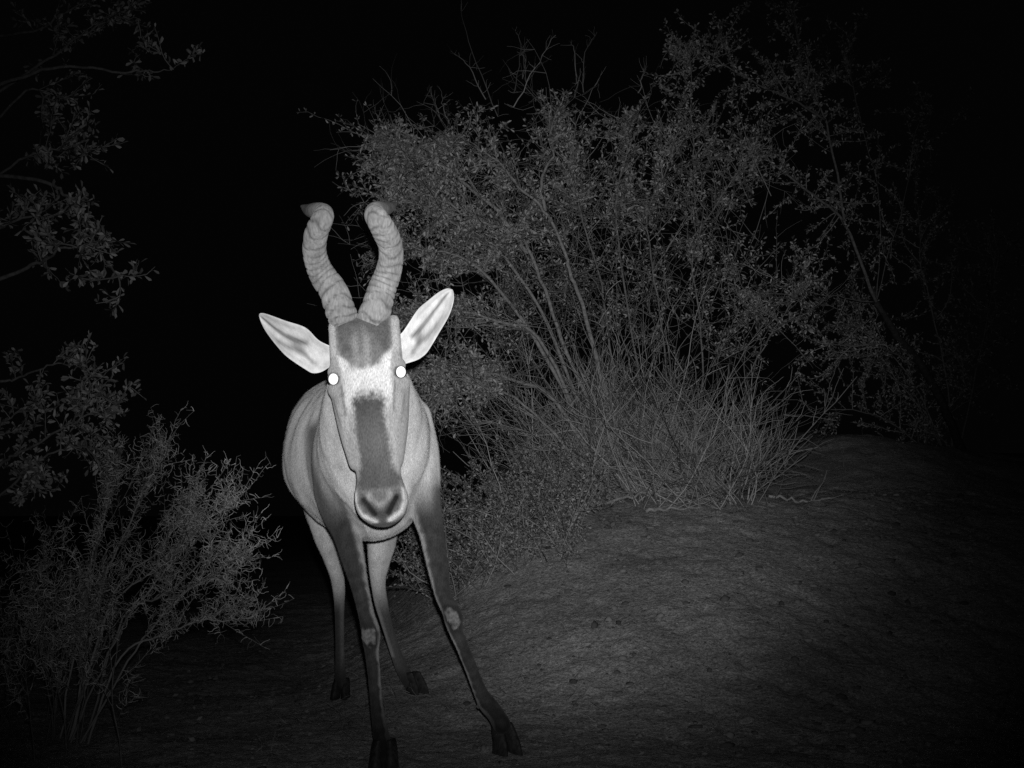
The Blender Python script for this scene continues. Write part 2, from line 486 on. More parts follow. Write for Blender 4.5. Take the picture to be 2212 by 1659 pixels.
raw = bpy.data.objects.new("raw_body", body.mesh("raw_body"))
col.objects.link(raw)
md = raw.modifiers.new("r", 'REMESH'); md.mode = 'VOXEL'; md.voxel_size = 0.0046
dg = bpy.context.evaluated_depsgraph_get()
bme = bpy.data.meshes.new_from_object(raw.evaluated_get(dg))
bme.name = "body"
bpy.data.objects.remove(raw)
n = len(bme.vertices)
V = np.empty(n * 3, np.float32); bme.vertices.foreach_get("co", V); V = V.reshape(-1, 3).astype(float)
E = np.empty(len(bme.edges) * 2, np.int32); bme.edges.foreach_get("vertices", E); E = E.reshape(-1, 2)
deg = np.bincount(E.ravel(), minlength=n).astype(float)
def smooth_field(Q, it, wgt):
    for _ in range(it):
        A = np.stack([np.bincount(E[:, 0], Q[E[:, 1], c], n) + np.bincount(E[:, 1], Q[E[:, 0], c], n) for c in range(Q.shape[1])], 1) / deg[:, None]
        Q = Q + (A - Q) * wgt[:, None]
    return Q
def headlocal(V):
    Lc = (V - HO) @ HA.T
    return Lc[:, 0] / S_PX, -Lc[:, 1] / S_PX, Lc[:, 2]
u, vd, w = headlocal(V)
in_head = sstep(-.22, -.14, w) * sstep(-180, -150, vd) * (1 - sstep(340, 365, vd)) * (np.abs(u) < 130)
for _ in range(26):
    V = smooth_field(V, 1, 0.62 * (1 - in_head)); V = smooth_field(V, 1, -0.60 * (1 - in_head))
V = smooth_field(V, 14, 0.5 * (1 - in_head))
V = smooth_field(V, 9, 0.5 * in_head)
# finer relief of the face: nostrils, mouth, eye rims
u, vd, w = headlocal(V)
front = sstep(-.075, -.045, w) * (in_head > .5)
uc = u - 6
def slit(u, vd, ax, ay, bx, by, r):
    t = np.clip(((u - ax) * (bx - ax) + (vd - ay) * (by - ay)) / ((bx - ax) ** 2 + (by - ay) ** 2), 0, 1)
    d = np.hypot(u - ax - t * (bx - ax), vd - ay - t * (by - ay))
    return np.exp(-(d / r) ** 2), t, d
au = np.abs(uc)
nos, _, _ = slit(au, vd, 35, 270, 15, 301, 5.5)
rim, _, _ = slit(au, vd, 40, 262, 22, 306, 7.0)
phil = np.exp(-(uc / 4.0) ** 2) * sstep(296, 308, vd) * (1 - sstep(322, 330, vd))
push = -0.016 * nos * front - 0.003 * phil * front + 0.003 * rim * front
crease, _, _ = slit(np.abs(u), vd, 58, 34, 47, 118, 5.0)
push = push - 0.004 * crease * front
V = V + push[:, None] * hw
V = smooth_field(V, 1, 0.4 * np.ones(n))

# slack skin and muscle under the coat
bme.vertices.foreach_set("co", V.astype(np.float32).ravel()); bme.update()
NV = np.empty(n * 3, np.float32); bme.vertices.foreach_get("normal", NV); NV = NV.reshape(-1, 3)
amp = (1 - in_head) * sstep(.55, .75, V[:, 2])
V = V + NV * (amp * ((noise3(V * np.array((1, 1, .3)), 13, 31) - .5) * .016 + (noise3(V * np.array((1, 1, .4)), 30, 32) - .5) * .005))[:, None]
# coat reflectance
u, vd, w = headlocal(V)
uc = u - 6 * sstep(80, 260, vd)
au = np.abs(uc)
q1 = noise3(V, 70, 1) - .5
q2 = noise3(V, 190, 2) - .5
q3 = noise3(V, 9, 4) - .5
rag = q1 * 8 + q2 * 7 + (noise3(V, 330, 21) - .5) * 8
g = np.full(n, 0.52) * (1 + 0.25 * q3)
# paler strip down the sides of the breast and belly
# head
hm = in_head > .35
fc = sstep(-.085, -.045, w)
gh = np.full(n, 0.29)
blaze = sstep(-30, -5, vd + rag * .6) * (1 - sstep(36, 90, vd + rag))
gh = gh + (0.37 - gh) * fc * sstep(0, 26, 60 - au) * sstep(30, 60, vd) * (1 - sstep(190, 240, vd))        # pale bands beside the nose
gh = gh + (0.62 - gh) * fc * blaze * (1 - sstep(46, 62, au + rag * .4 + 10 * sstep(5, -30, vd)))
gh = gh + (0.60 - gh) * fc * sstep(-64, -30, vd) * (1 - sstep(-12, 12, vd)) * sstep(30, 42, au) * (1 - sstep(52, 62, au + .25 * (vd + 30)))
# forehead patch
edge = 60 + 5 * q3 - 36 * sstep(-66, -18, vd + 14 * q3) - 26 * sstep(-22, -6, vd)
patch = sstep(-9, 8, edge - au + rag * .5) * (1 - sstep(-20, -8, vd + rag * .6)) * sstep(-.14, -.09, w)
pc = 0.105 + 0.12 * np.exp(-((uc + 3) / 24) ** 2) * sstep(-118, -75, vd) * (1 + .5 * np.sin(u * .22)) + 0.03 * sstep(-60, -30, vd) + 0.07 * q1
gh = gh + (pc - gh) * patch
gh = gh + (0.40 - gh) * sstep(60, 64, au) * (1 - sstep(78, 84, au)) * sstep(-130, -115, vd) * (1 - sstep(-60, -40, vd))
# dark stripe down the nose, opening over the muzzle
halfw = 33 + 2 * sstep(80, 180, vd) + 14 * sstep(196, 240, vd)
stripe = sstep(-10, 9, halfw - au + rag * .8) * sstep(24, 62, vd + rag * 2.0) * (1 - sstep(244, 262, vd)) * fc
gh = gh + (0.088 - .02 * sstep(150, 60, vd) + .03 * q3 - gh) * stripe
# muzzle
mz = sstep(244, 258, vd) * fc
gm = np.full(n, 0.09) + .03 * q1
gm = gm + (0.30 - gm) * np.exp(-((au - 21) / 8) ** 2 - ((vd - 263) / 11) ** 2)
vee, _, _ = slit(au, vd, 18, 268, 0, 285, 6.0)
gm = gm + (0.27 - gm) * vee
gm = gm + (0.14 - gm) * (1 - sstep(12, 22, au)) * (1 - sstep(268, 284, vd)) * .8
lip, _, ld = slit(au, vd, 52, 250, 53, 280, 4.6)
lip3, _, _ = slit(au, vd, 53, 280, 42, 303, 5.0)
lip2, _, _ = slit(au, vd, 42, 303, 15, 317, 5.5)
gm = gm + (0.56 - gm) * np.clip(np.maximum(np.maximum(lip, lip2), lip3), 0, 1)
gm = gm + (0.05 - gm) * np.exp(-(uc / 14) ** 2 - ((vd - 306) / 10) ** 2) * .8
gm = gm + (0.012 - gm) * np.clip(nos * 1.5, 0, 1)
gh = gh + (gm - gh) * mz
gh = gh + (0.06 - gh) * sstep(319, 323, vd) * (1 - sstep(327, 331, vd)) * (np.abs(u) < 44)
# dark rims of the eyes
er = np.hypot(np.abs(u) - 73, vd * 1.1)
gh = gh + (0.10 - gh) * (1 - sstep(12, 17, er)) * sstep(-.1, -.06, w)
te, _, _ = slit(np.abs(u) + 5 * q1, vd, 58, 20, 53, 82, 3.0)
gh = gh + (0.12 - gh) * 0.8 * te * sstep(-.095, -.06, w)
g = np.where(hm, gh, g)

# legs
def legpos(key):
    Cc = LEGS[key]
    zc = Cc[:, 2]
    o = np.argsort(zc)
    cx = np.interp(V[:, 2], zc[o], Cc[o, 0]); cy = np.interp(V[:, 2], zc[o], Cc[o, 1]); rr = np.interp(V[:, 2], zc[o], Cc[o, 3])
    tx = (V[:, 0] - cx) / rr
    near = (np.abs(tx) < 1.5) & (np.abs(V[:, 1] - cy) < 2.6 * rr + .02)
    return tx, near, (V[:, 1] - cy) / rr
zz = V[:, 2]
legtop_f, legtop_h = W(800, 1120, 4.0)[2], W(700, 1150, 4.95)[2]
for key, inner in (("front_right", -1), ("front_left", 1)):
    tx, near, ty = legpos(key)
    t = tx * inner
    up = 1 - sstep(legtop_f - .02, legtop_f + .17, zz)
    pale = sstep(0.55, 0.92, t + q1 * .3)
    dark = 0.036 + 0.025 * q1
    c = dark + (0.24 - dark) * pale + 0.10 * sstep(legtop_f - .30, legtop_f, zz) * sstep(.35, .8, t)
    g = np.where(near & ~hm, g + (c - g) * up, g)
    kz = W(980, 1332, 3.97)[2] if key == "front_right" else W(800, 1372, 3.92)[2]
    kd = np.hypot((tx - (.05 if key == "front_right" else -.2)) * .9, (zz - kz) / .045)
    callus = (1 - sstep(0.5, 0.72, kd + q1 * .6)) * (ty < 0)
    ring = (1 - sstep(0.7, 1.2, kd)) * (ty < 0)
    g = np.where(near & ~hm, g + (0.022 - g) * ring * .95, g)
    g = np.where(near & ~hm, g + (0.15 + .12 * q2 - g) * callus, g)
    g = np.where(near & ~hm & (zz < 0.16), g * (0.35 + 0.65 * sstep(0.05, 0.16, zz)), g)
for key, inner in (("hind_left", 1), ("hind_right", -1)):
    tx, near, ty = legpos(key)
    hz = W(820, 1250, 5.0)[2]
    low = 1 - sstep(hz - .14, hz + .02, zz)
    c = 0.07 + 0.15 * sstep(0.0, 0.7, tx * inner)
    if key == "hind_left": c = c * .5 + .01
    g = np.where(near & ~hm & (zz < hz + .03) & (V[:, 1] > 4.6), g + (c - g) * low, g)
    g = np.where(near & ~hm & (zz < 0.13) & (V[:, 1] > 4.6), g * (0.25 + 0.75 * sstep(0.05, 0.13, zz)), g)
# black mark from shoulder to foreleg, the shoulder crease's shade painted in with it
for pts, r in (([W(676, 930, 4.1), W(679, 1000, 4.08), W(694, 1050, 4.05), W(716, 1120, 4.0)], .028), ([W(952, 1060, 4.05), W(950, 1120, 4.02)], .02)):
    Q = spline(np.array(pts), 24)
    dd = np.min(np.stack([np.hypot(V[:, 0] - q[0], V[:, 2] - q[2]) for q in Q]), 0)
    near = (V[:, 1] < 4.35) & (V[:, 1] > 3.75) & ~hm
    g = np.where(near, g + (0.06 - g) * .9 * np.exp(-(dd / r) ** 2), g)
# underside a little paler, tail tuft dark
g = np.where((V[:, 1] > 5.45) & (zz < W(738, 1060, 5.5)[2]), 0.05, g)

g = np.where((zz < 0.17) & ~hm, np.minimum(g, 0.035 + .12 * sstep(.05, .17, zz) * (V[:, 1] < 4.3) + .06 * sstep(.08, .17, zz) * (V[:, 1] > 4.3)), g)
bme.vertices.foreach_set("co", V.astype(np.float32).ravel())
bme.polygons.foreach_set("use_smooth", np.ones(len(bme.polygons), bool))
set_coat(bme, g)
bme.update()
hart = thing("hartebeest", "horned hartebeest facing the camera with shining eyes, forelegs splayed on the sand", "antelope", (W(800, 1500, 4.4)[0], W(800, 1500, 4.4)[1], 0))
link("body", bme, M["fur"], hart)

# short coat lying down over the skin
NV = np.empty(n * 3, np.float32)
bme.vertices.foreach_get("normal", NV); NV = NV.reshape(-1, 3).astype(float)
ok = np.nonzero(V[:, 2] > .12)[0]
pick = rng.choice(ok, min(len(ok), 230000), replace=False)
hp, hn = V[pick], NV[pick]
lay = np.where(in_head[pick, None] > .5, -hv[None], np.array((0, .45, -1.0))[None]) + rng.normal(size=(len(pick), 3)) * .22
lay = lay - hn * (lay * hn).sum(1)[:, None]; lay /= np.linalg.norm(lay, axis=1)[:, None] + 1e-9
leg_z = sstep(.35, .6, hp[:, 2])
hl = np.where(in_head[pick] > .5, .0055, .006 + .007 * leg_z) * rng.uniform(.6, 1.3, len(pick))
lift = np.where(in_head[pick] > .5, .16, .20) * rng.uniform(.4, 1.5, len(pick))
wv = np.cross(lay, hn) * (.00085 * rng.uniform(.7, 1.3, len(pick)))[:, None]
tipv = hp + (lay + hn * lift[:, None]) * hl[:, None]
root = hp - hn * .0006
HV = np.stack((root - wv, root + wv, tipv), 1).reshape(-1, 3)
hme = make_mesh("coat_hair", HV, [np.arange(len(HV)).reshape(-1, 3)])
set_coat(hme, np.repeat(np.clip(g[pick], .005, .9) * rng.uniform(.78, 1.28, len(pick)), 3))
link("coat_hair", hme, M["fur"], hart, "stuff")

# horns
def horn(rows, inner, sd):
    R = np.array([(*W(px, py, d), wd * d / FPX / 2) for px, py, d, wd in rows])
    nn, k = 150, 30
    Dn = spline(R, nn)
    C, A = Dn[:, :3], Dn[:, 3]
    s = np.concatenate(([0], np.cumsum(np.linalg.norm(np.diff(C, axis=0), axis=1))))
    tot = s[-1]
    T, S_, N_ = frames(C, (0, 1, 0.001))
    th = np.arange(k) * 2 * math.pi / k
    fade = 1 - sstep(0.60, 0.70, s / tot)
    Vv, G = [], []
    for i_ in range(nn):
        # ridges: uneven rings that run together on the inner side
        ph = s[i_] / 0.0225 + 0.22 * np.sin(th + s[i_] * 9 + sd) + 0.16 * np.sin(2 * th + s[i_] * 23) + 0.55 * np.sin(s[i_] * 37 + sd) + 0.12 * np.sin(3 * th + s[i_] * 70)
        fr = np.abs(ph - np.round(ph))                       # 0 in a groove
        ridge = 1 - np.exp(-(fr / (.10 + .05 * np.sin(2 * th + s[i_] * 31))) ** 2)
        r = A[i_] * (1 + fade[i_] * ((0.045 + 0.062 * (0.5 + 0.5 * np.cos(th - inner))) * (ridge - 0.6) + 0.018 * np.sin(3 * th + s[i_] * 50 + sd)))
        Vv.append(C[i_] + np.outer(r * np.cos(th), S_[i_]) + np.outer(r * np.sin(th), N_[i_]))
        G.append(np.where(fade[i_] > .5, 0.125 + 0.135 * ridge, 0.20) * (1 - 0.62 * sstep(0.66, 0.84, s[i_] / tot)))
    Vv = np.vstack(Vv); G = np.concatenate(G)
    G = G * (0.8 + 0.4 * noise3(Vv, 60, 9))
    mb = MB(); 
    Vt = np.vstack((Vv, C[0], C[-1]))
    tr = [(nn * k + 1, (nn - 1) * k + j, (nn - 1) * k + (j + 1) % k) for j in range(k)]
    mb.add(Vt, ring_faces(nn, k), tr)
    me = mb.mesh("horn", True)
    set_coat(me, np.concatenate((G, [.2, .05])))
    return link("horn", me, M["horn"], hart)
horn([(748, 700, 3.49, 64), (735, 668, 3.49, 64), (720.5, 630, 3.50, 61), (701, 600, 3.50, 57), (687, 572, 3.49, 52), (679, 539, 3.47, 50), (683, 506, 3.44, 50), (694, 480, 3.42, 47),
      (699, 466, 3.43, 44), (696, 459, 3.45, 41), (684, 456, 3.49, 37), (668, 454, 3.54, 27), (651, 445, 3.60, 5)], 0.0, 0.0)
horn([(800, 698, 3.48, 64), (812, 667, 3.48, 65), (824, 627, 3.49, 60), (837, 594, 3.49, 56), (844, 557, 3.48, 52), (842, 526, 3.46, 52), (831, 501, 3.43, 53), (817, 477, 3.41, 50),
      (809, 464, 3.42, 45), (812, 456, 3.44, 41), (823, 453, 3.48, 36), (839, 449, 3.53, 26), (857, 439, 3.59, 5)], math.pi, 2.1)

# ears
def ear(topc, botc, d0, d1, flip):
    """two outlines from the base to the tip; a cupped leaf open to the front"""
    ns, nt = 44, 17
    A, B = spline(np.array(topc, float), ns), spline(np.array(botc, float), ns)
    t = np.linspace(-1, 1, nt)
    s = np.linspace(0, 1, ns)
    Vf, Vb, G = [], [], []
    for i_ in range(ns):
        c, h = (A[i_] + B[i_]) / 2, (A[i_] - B[i_]) / 2
        dep = d0 + (d1 - d0) * s[i_]
        cup = 0.040 * (1 - s[i_]) ** 0.6 * (1 - sstep(.9, 1, s[i_])) + 0.006
        for tt in t:
            p2 = c + h * tt
            roll = 0.007 * sstep(.75, 1, abs(tt)) 
            d = dep + cup * (1 - tt * tt) + roll - 0.012 * tt * flip
            Vf.append(W(p2[0], p2[1], d))
            Vb.append(W(p2[0], p2[1], d + 0.007 * math.sqrt(max(1 - tt ** 4, 0)) + 0.0008))
            # two hairless furrows and a pale rim
            f1 = math.exp(-((tt - .28 - .1 * math.sin(s[i_] * 9)) / .13) ** 2) * sstep(.22, .34, s[i_]) * (1 - sstep(.8, .93, s[i_]))
            f2 = math.exp(-((tt + .42 + .12 * math.sin(s[i_] * 12)) / .16) ** 2) * sstep(.12, .25, s[i_]) * (1 - sstep(.6, .78, s[i_]))
            f3 = math.exp(-((tt + .05) / .22) ** 2) * math.exp(-((s[i_] - .42) / .07) ** 2)
            ff = math.exp(-((abs(tt) - .80) / .07) ** 2) * sstep(.2, .5, s[i_]) * (1 - sstep(.88, .98, s[i_]))
            G.append(0.62 - 0.46 * f1 - 0.34 * f2 - 0.34 * f3 - 0.22 * ff)
    Vf, Vb, G = np.array(Vf), np.array(Vb), np.clip(np.array(G), .1, .9)
    G = G * (0.86 + .28 * noise3(Vf * np.array((1, 1, 1)), 110, 12))
    ii = (np.arange(ns - 1)[:, None] * nt + np.arange(nt - 1)[None, :]).ravel()
    qf = np.stack((ii, ii + 1, ii + nt + 1, ii + nt), 1)
    o = ns * nt
    qb = np.stack((ii + o, ii + nt + o, ii + nt + 1 + o, ii + 1 + o), 1)
    rimq = []
    for i_ in range(ns - 1):
        a, b = i_ * nt, (i_ + 1) * nt
        rimq.append((a, b, b + o, a + o)); a += nt - 1; b += nt - 1
        rimq.append((a, a + o, b + o, b))
    e = (ns - 1) * nt
    for j in range(nt - 1):
        rimq.append((e + j, e + j + 1, e + j + 1 + o, e + j + o))
    me = make_mesh("ear", np.vstack((Vf, Vb)), [qf, qb, np.array(rimq)], True)
    set_coat(me, np.concatenate((G, np.full(len(G), .42))))
    return link("ear", me, M["ear"], hart)
ear([(724, 752), (690, 736), (668, 714), (652, 704), (617, 693), (590, 683), (571, 677), (562, 677), (559.5, 681)],
    [(716, 790), (695, 803), (676, 806), (660, 798), (623, 773), (601, 751), (577, 720), (565, 699), (559.5, 683)], 3.49, 3.50, 1)
ear([(842, 742), (866, 721), (877, 707), (886, 693), (904, 667), (925, 649), (948, 631), (966, 623), (977, 625)],
    [(856, 792), (882, 784), (900, 778), (912, 771), (925, 758), (948, 720), (970, 682), (980, 650), (979.5, 630)], 3.48, 3.50, -1)

# eyes
for sg in (-1, 1):
    eb = MB(); c = H(sg * 74, 0, -.030)
    add_ball(eb, c, 0.0158, n=16, k=24)
    eye = eb.build("eye", M["eye"], hart, True)
    nrm_v = nrm(np.array((0.01, 0, CAM_H + .03)) - c)
    sx = nrm(np.cross(nrm_v, (0, 0, 1))); sy = np.cross(sx, nrm_v)
    pv, pt = [c + nrm_v * .0176], []
    rn, kk = 6, 44
    for r_ in range(1, rn + 1):
        for j in range(kk):
            an = j * 2 * math.pi / kk
            rr = r_ / rn
            pv.append(c + nrm_v * (0.0176 - .0020 * rr * rr) + sx * rr * .0124 * math.cos(an) + sy * rr * .0142 * math.sin(an))
    q4 = []
    for j in range(kk): pt.append((0, 1 + j, 1 + (j + 1) % kk))
    for r_ in range(rn - 1):
        for j in range(kk):
            a = 1 + r_ * kk; b = a + kk
            q4.append((a + j, b + j, b + (j + 1) % kk, a + (j + 1) % kk))
    pb = MB(); pb.add(np.array(pv), q4, pt)
    pb.build("pupil", M["shine"], eye, True)

# hooves: two toes each
def hoof(px, py, d, yaw, size=1.0):
    mb = MB()
    base = W(px, py, d); base[2] = max(gz(base[0], base[1]), -0.02)
    f = np.array((math.sin(yaw), -math.cos(yaw), 0.0)); s_ = np.array((math.cos(yaw), math.sin(yaw), 0.0))
    top = W(px, py, d)
    for sg in (-1, 1):
        secs = []
        for t_, (fo, zo, a, b) in enumerate(((-.034, .078, .016, .026), (-.014, .056, .0195, .034), (.010, .024, .021, .043), (.018, -.004, .022, .048))):
            c = base + f * fo * size + s_ * sg * (.0165 + .0024 * t_) * size + np.array((0, 0, zo * size))
            ring = []
            for j in range(14):
                an = j * 2 * math.pi / 14
                fx = math.cos(an); fx = fx * (1.25 if fx > 0 else .8)
                sy_ = math.sin(an) * (1 - .45 * max(fx, 0) / 1.25)
                ring.append(c + f * b * fx * size + s_ * a * sy_ * size)
            secs.append(ring)
        Vv = np.array(secs).reshape(-1, 3)
        Vv = np.vstack((Vv, np.mean(secs[0], 0), np.mean(secs[-1], 0)))
        tr = [(56, j, (j + 1) % 14) for j in range(14)] + [(57, 42 + (j + 1) % 14, 42 + j) for j in range(14)]
        mb.add(Vv, ring_faces(4, 14), tr)
    return mb.build("hoof", M["hoof"], hart, True)
hoof(1092, 1590, 4.04, .35)
hoof(829, 1652, 3.80, .05)
hoof(736, 1494, 4.97, .0, .85)
hoof(898, 1498, 4.92, .5, .9)

# ------------------------------------------------------------------ plants
def rdir():
    v = rng.normal(size=3); return v / np.linalg.norm(v)

def walk(p, d, length, nseg, wander, pull=(0, 0, 0)):
    P_ = [np.array(p, float)]
    d = nrm(d); pull = np.asarray(pull, float)
    st = length / nseg
    for _ in range(nseg):
        d = nrm(d + rng.normal(size=3) * wander + pull)
        P_.append(P_[-1] + d * st)
    return np.array(P_)

def leaf_arrays(base, dirs, nors, length, width):
    """every leaf: an obovate blade folded along its vein (6 points, 2 quads)"""
    base, dirs, nors = map(np.asarray, (base, dirs, nors))
    dirs = dirs / np.linalg.norm(dirs, axis=1)[:, None]
    side = np.cross(dirs, nors); side /= np.linalg.norm(side, axis=1)[:, None] + 1e-9
    nn = np.cross(side, dirs)
    l, w_ = np.asarray(length)[:, None], np.asarray(width)[:, None]
    pts = [base, base + dirs * l * .35 + side * w_ * .36 + nn * w_ * .15, base + dirs * l * .74 + side * w_ * .5 + nn * w_ * .2, base + dirs * l - nn * w_ * .1,
           base + dirs * l * .74 - side * w_ * .5 + nn * w_ * .2, base + dirs * l * .35 - side * w_ * .36 + nn * w_ * .15]
    V = np.stack(pts, 1).reshape(-1, 3)
    o = np.arange(len(base))[:, None] * 6
    F = np.concatenate((o + np.array((0, 1, 2, 3)), o + np.array((0, 3, 4, 5))))
    return V, F

class Leaves:
    def __init__(s): s.b, s.d, s.n, s.l, s.w = [], [], [], [], []
    def along(s, P_, step, per, length, ratio, start=0.1, droop=0.1):
        seg = np.linalg.norm(np.diff(P_, axis=0), axis=1); cum = np.concatenate(([0], np.cumsum(seg)))
        q = start * cum[-1]
        while q < cum[-1]:
            i_ = min(np.searchsorted(cum, q, 'right') - 1, len(P_) - 2)
            f = (q - cum[i_]) / seg[i_]
            p = P_[i_] * (1 - f) + P_[i_ + 1] * f
            t = nrm(P_[i_ + 1] - P_[i_])
            for _ in range(rng.integers(max(1, per - 1), per + 2)):
                d = nrm(t * rng.uniform(.2, .9) + rdir() * .9 + np.array((0, 0, .15 - droop)))
                s.b.append(p + d * .004); s.d.append(d); s.n.append(rdir() + np.array((0, -.25, .5)))
                ll = length * rng.uniform(.65, 1.3); s.l.append(ll); s.w.append(ll * ratio * rng.uniform(.8, 1.2))
            q += step * rng.uniform(.6, 1.4)
    def build(s, parent, mat, single=0, name="leaf"):
        """the leaves that show largest as leaves of their own, the rest as one mass"""
        if not s.b: return
        b, d, nn, l, w_ = (np.array(a) for a in (s.b, s.d, s.n, s.l, s.w))
        vis = np.arange(len(b))
        sing = np.zeros(len(b), bool)
        if single:
            # in frame and nearest
            x = b[:, 0] / b[:, 1]
            score = l / b[:, 1] * ((x > -.375) & (x < .375) & (b[:, 2] < CAM_H + .40 * b[:, 1]))
            sing[np.argsort(-score)[:single]] = True
            V, F = leaf_arrays(np.zeros((1, 3)), np.array(((0, 1., 0),)), np.array(((0, 0, 1.),)), np.array((1.,)), np.array((.45,)))
            me = make_mesh(name, V, [F]); me.materials.append(mat)
            for i_ in np.nonzero(sing)[0]:
                y = nrm(d[i_]); x = nrm(np.cross(y, nn[i_])); z = np.cross(x, y)
                o = bpy.data.objects.new(name, me)
                col.objects.link(o)
                o.parent = parent
                mw = Matrix(((x[0] * w_[i_] / .45, y[0] * l[i_], z[0] * w_[i_] / .45, b[i_][0]), (x[1] * w_[i_] / .45, y[1] * l[i_], z[1] * w_[i_] / .45, b[i_][1]),
                             (x[2] * w_[i_] / .45, y[2] * l[i_], z[2] * w_[i_] / .45, b[i_][2]), (0, 0, 0, 1)))
                o.matrix_parent_inverse = Matrix.Translation(-Vector(parent.location))
                o.matrix_basis = mw
        r = ~sing
        V, F = leaf_arrays(b[r], d[r], nn[r], l[r], w_[r])
        link("foliage", make_mesh("foliage", V, [F]), mat, parent, "stuff")

def limb(parent, rows, r0, r1, jitter=.012, k=6, name="branch", mat="bark"):
    """a limb of its own along picture points (px, py, depth)"""
    Q = spline(np.array([W(*r) for r in rows]), max(10, 5 * len(rows)))
    Q[1:] += rng.normal(size=(len(Q) - 1, 3)) * jitter * .3
    ff = np.linspace(0, 1, len(Q))
    for k_ in (2.0, 4.5, 8.0):                                          # limbs never run straight
        Q += np.sin(ff * k_ * math.pi + rng.uniform(0, 6.3, 3)[:, None]).T.reshape(-1, 3) * (.022 / k_) * np.minimum(ff * 4, 1)[:, None]
    mb = MB(); add_tube(mb, Q, np.linspace(r0, r1, len(Q)), k)
    mb.build(name, M[mat], parent, True)
    return Q

def sprout(Q, n_tw, tw_mb, lv, length, leafstep, per, leaf, ratio, f0=.25, pull=(0, 0, .05), spread=.9, sub=2, r=.0032, keep=.5, bare=0.0):
    """twigs off a limb, side twigs off those, leaves on both"""
    for _ in range(n_tw):
        f = rng.uniform(f0, 1.0) * (len(Q) - 1); i_ = min(int(f), len(Q) - 2)
        p = Q[i_] + (Q[i_ + 1] - Q[i_]) * (f - i_)
        t = nrm(Q[i_ + 1] - Q[i_])
        d = nrm(t * keep + rdir() * spread)
        ln = length * rng.uniform(.5, 1.25)
        P_ = walk(p, d, ln, 7, .16, pull)
        add_tube(tw_mb, P_, np.linspace(r, r * .4, len(P_)), 3, False)
        isbare = rng.random() < bare
        if not isbare: lv.along(P_, leafstep, per, leaf, ratio, .12)
        for _ in range(sub):
            j = rng.integers(2, len(P_) - 1)
            P2 = walk(P_[j], nrm(P_[j] - P_[j - 1]) * .5 + rdir() * .8, ln * rng.uniform(.3, .6), 5, .2, pull)
            add_tube(tw_mb, P2, np.linspace(r * .6, r * .3, len(P2)), 3, False)
            if not isbare: lv.along(P2, leafstep, per, leaf, ratio, .05)

# --- the big leafy bush behind the animal
bb = W(1330, 1080, 7.2)
bush = thing("acacia_bush", "wide leafy thorn bush with spreading limbs, behind the antelope", "bush", (bb[0], bb[1], gz(bb[0], bb[1])))
tw, lv = MB(), Leaves()
limbs = [
    ([(1400, 1085, 7.1), (1320, 880, 7.0), (1262, 660, 6.95), (1236, 588, 6.9), (1218, 551, 6.9), (1178, 456, 6.85), (1122, 404, 6.8), (1082, 355, 6.75), (1030, 325, 6.7)], .015, .004, 34),
    ([(1370, 1090, 7.2), (1250, 820, 7.1), (1180, 650, 7.0), (1137, 544, 6.9), (1104, 507, 6.85), (1045, 481, 6.8), (990, 456, 6.75), (925, 428, 6.7)], .013, .004, 38),
    ([(1137, 544, 6.9), (1082, 474, 6.85), (1020, 412, 6.8), (964, 360, 6.7), (890, 330, 6.6), (850, 305, 6.6)], .014, .003, 42),
    ([(1178, 456, 6.85), (1168, 386, 6.85), (1190, 330, 6.9), (1195, 285, 6.95), (1205, 245, 7.0)], .010, .003, 20),
    ([(1350, 1085, 7.3), (1310, 700, 7.3), (1273, 529, 7.2), (1244, 423, 7.15), (1240, 368, 7.1), (1250, 270, 7.1)], .011, .003, 34),
    ([(1420, 1085, 7.4), (1380, 800, 7.4), (1340, 560, 7.35), (1330, 420, 7.3), (1350, 310, 7.3), (1342, 260, 7.3)], .012, .003, 34),
    ([(1450, 1085, 7.3), (1440, 760, 7.3), (1410, 560, 7.3), (1400, 450, 7.3), (1445, 340, 7.3), (1458, 290, 7.3)], .009, .003, 20),
    ([(1500, 1085, 7.5), (1520, 760, 7.5), (1500, 560, 7.5), (1560, 420, 7.6), (1620, 330, 7.6)], .010, .003, 20),
    ([(1320, 1085, 7.0), (1200, 800, 6.9), (1100, 640, 6.8), (1000, 560, 6.7), (900, 545, 6.65), (830, 530, 6.65)], .014, .003, 46),
    ([(1330, 1085, 7.1), (1220, 780, 7.0), (1110, 580, 6.9), (1010, 500, 6.85), (920, 460, 6.8)], .013, .003, 36),
    ([(1330, 1060, 6.9), (1200, 880, 6.7), (1100, 815, 6.6), (1000, 790, 6.5), (905, 800, 6.5)], .013, .003, 46),
    ([(1300, 1060, 6.8), (1150, 880, 6.6), (1020, 850, 6.5), (930, 862, 6.5)], .010, .003, 36),
    ([(1310, 1060, 7.0), (1180, 760, 6.8), (1070, 690, 6.7), (960, 670, 6.65), (880, 690, 6.6)], .012, .003, 46),
    ([(1510, 1085, 7.5), (1600, 850, 7.6), (1680, 700, 7.7), (1720, 620, 7.8)], .008, .003, 16),
    ([(1060, 327, 6.75), (1010, 310, 6.8), (960, 305, 6.8)], .006, .002, 12),
    ([(1045, 481, 6.8), (945, 437, 6.7), (880, 395, 6.65), (815, 345, 6.6)], .007, .002, 26),
    ([(990, 456, 6.75), (905, 440, 6.7), (845, 420, 6.65)], .005, .002, 14),
]
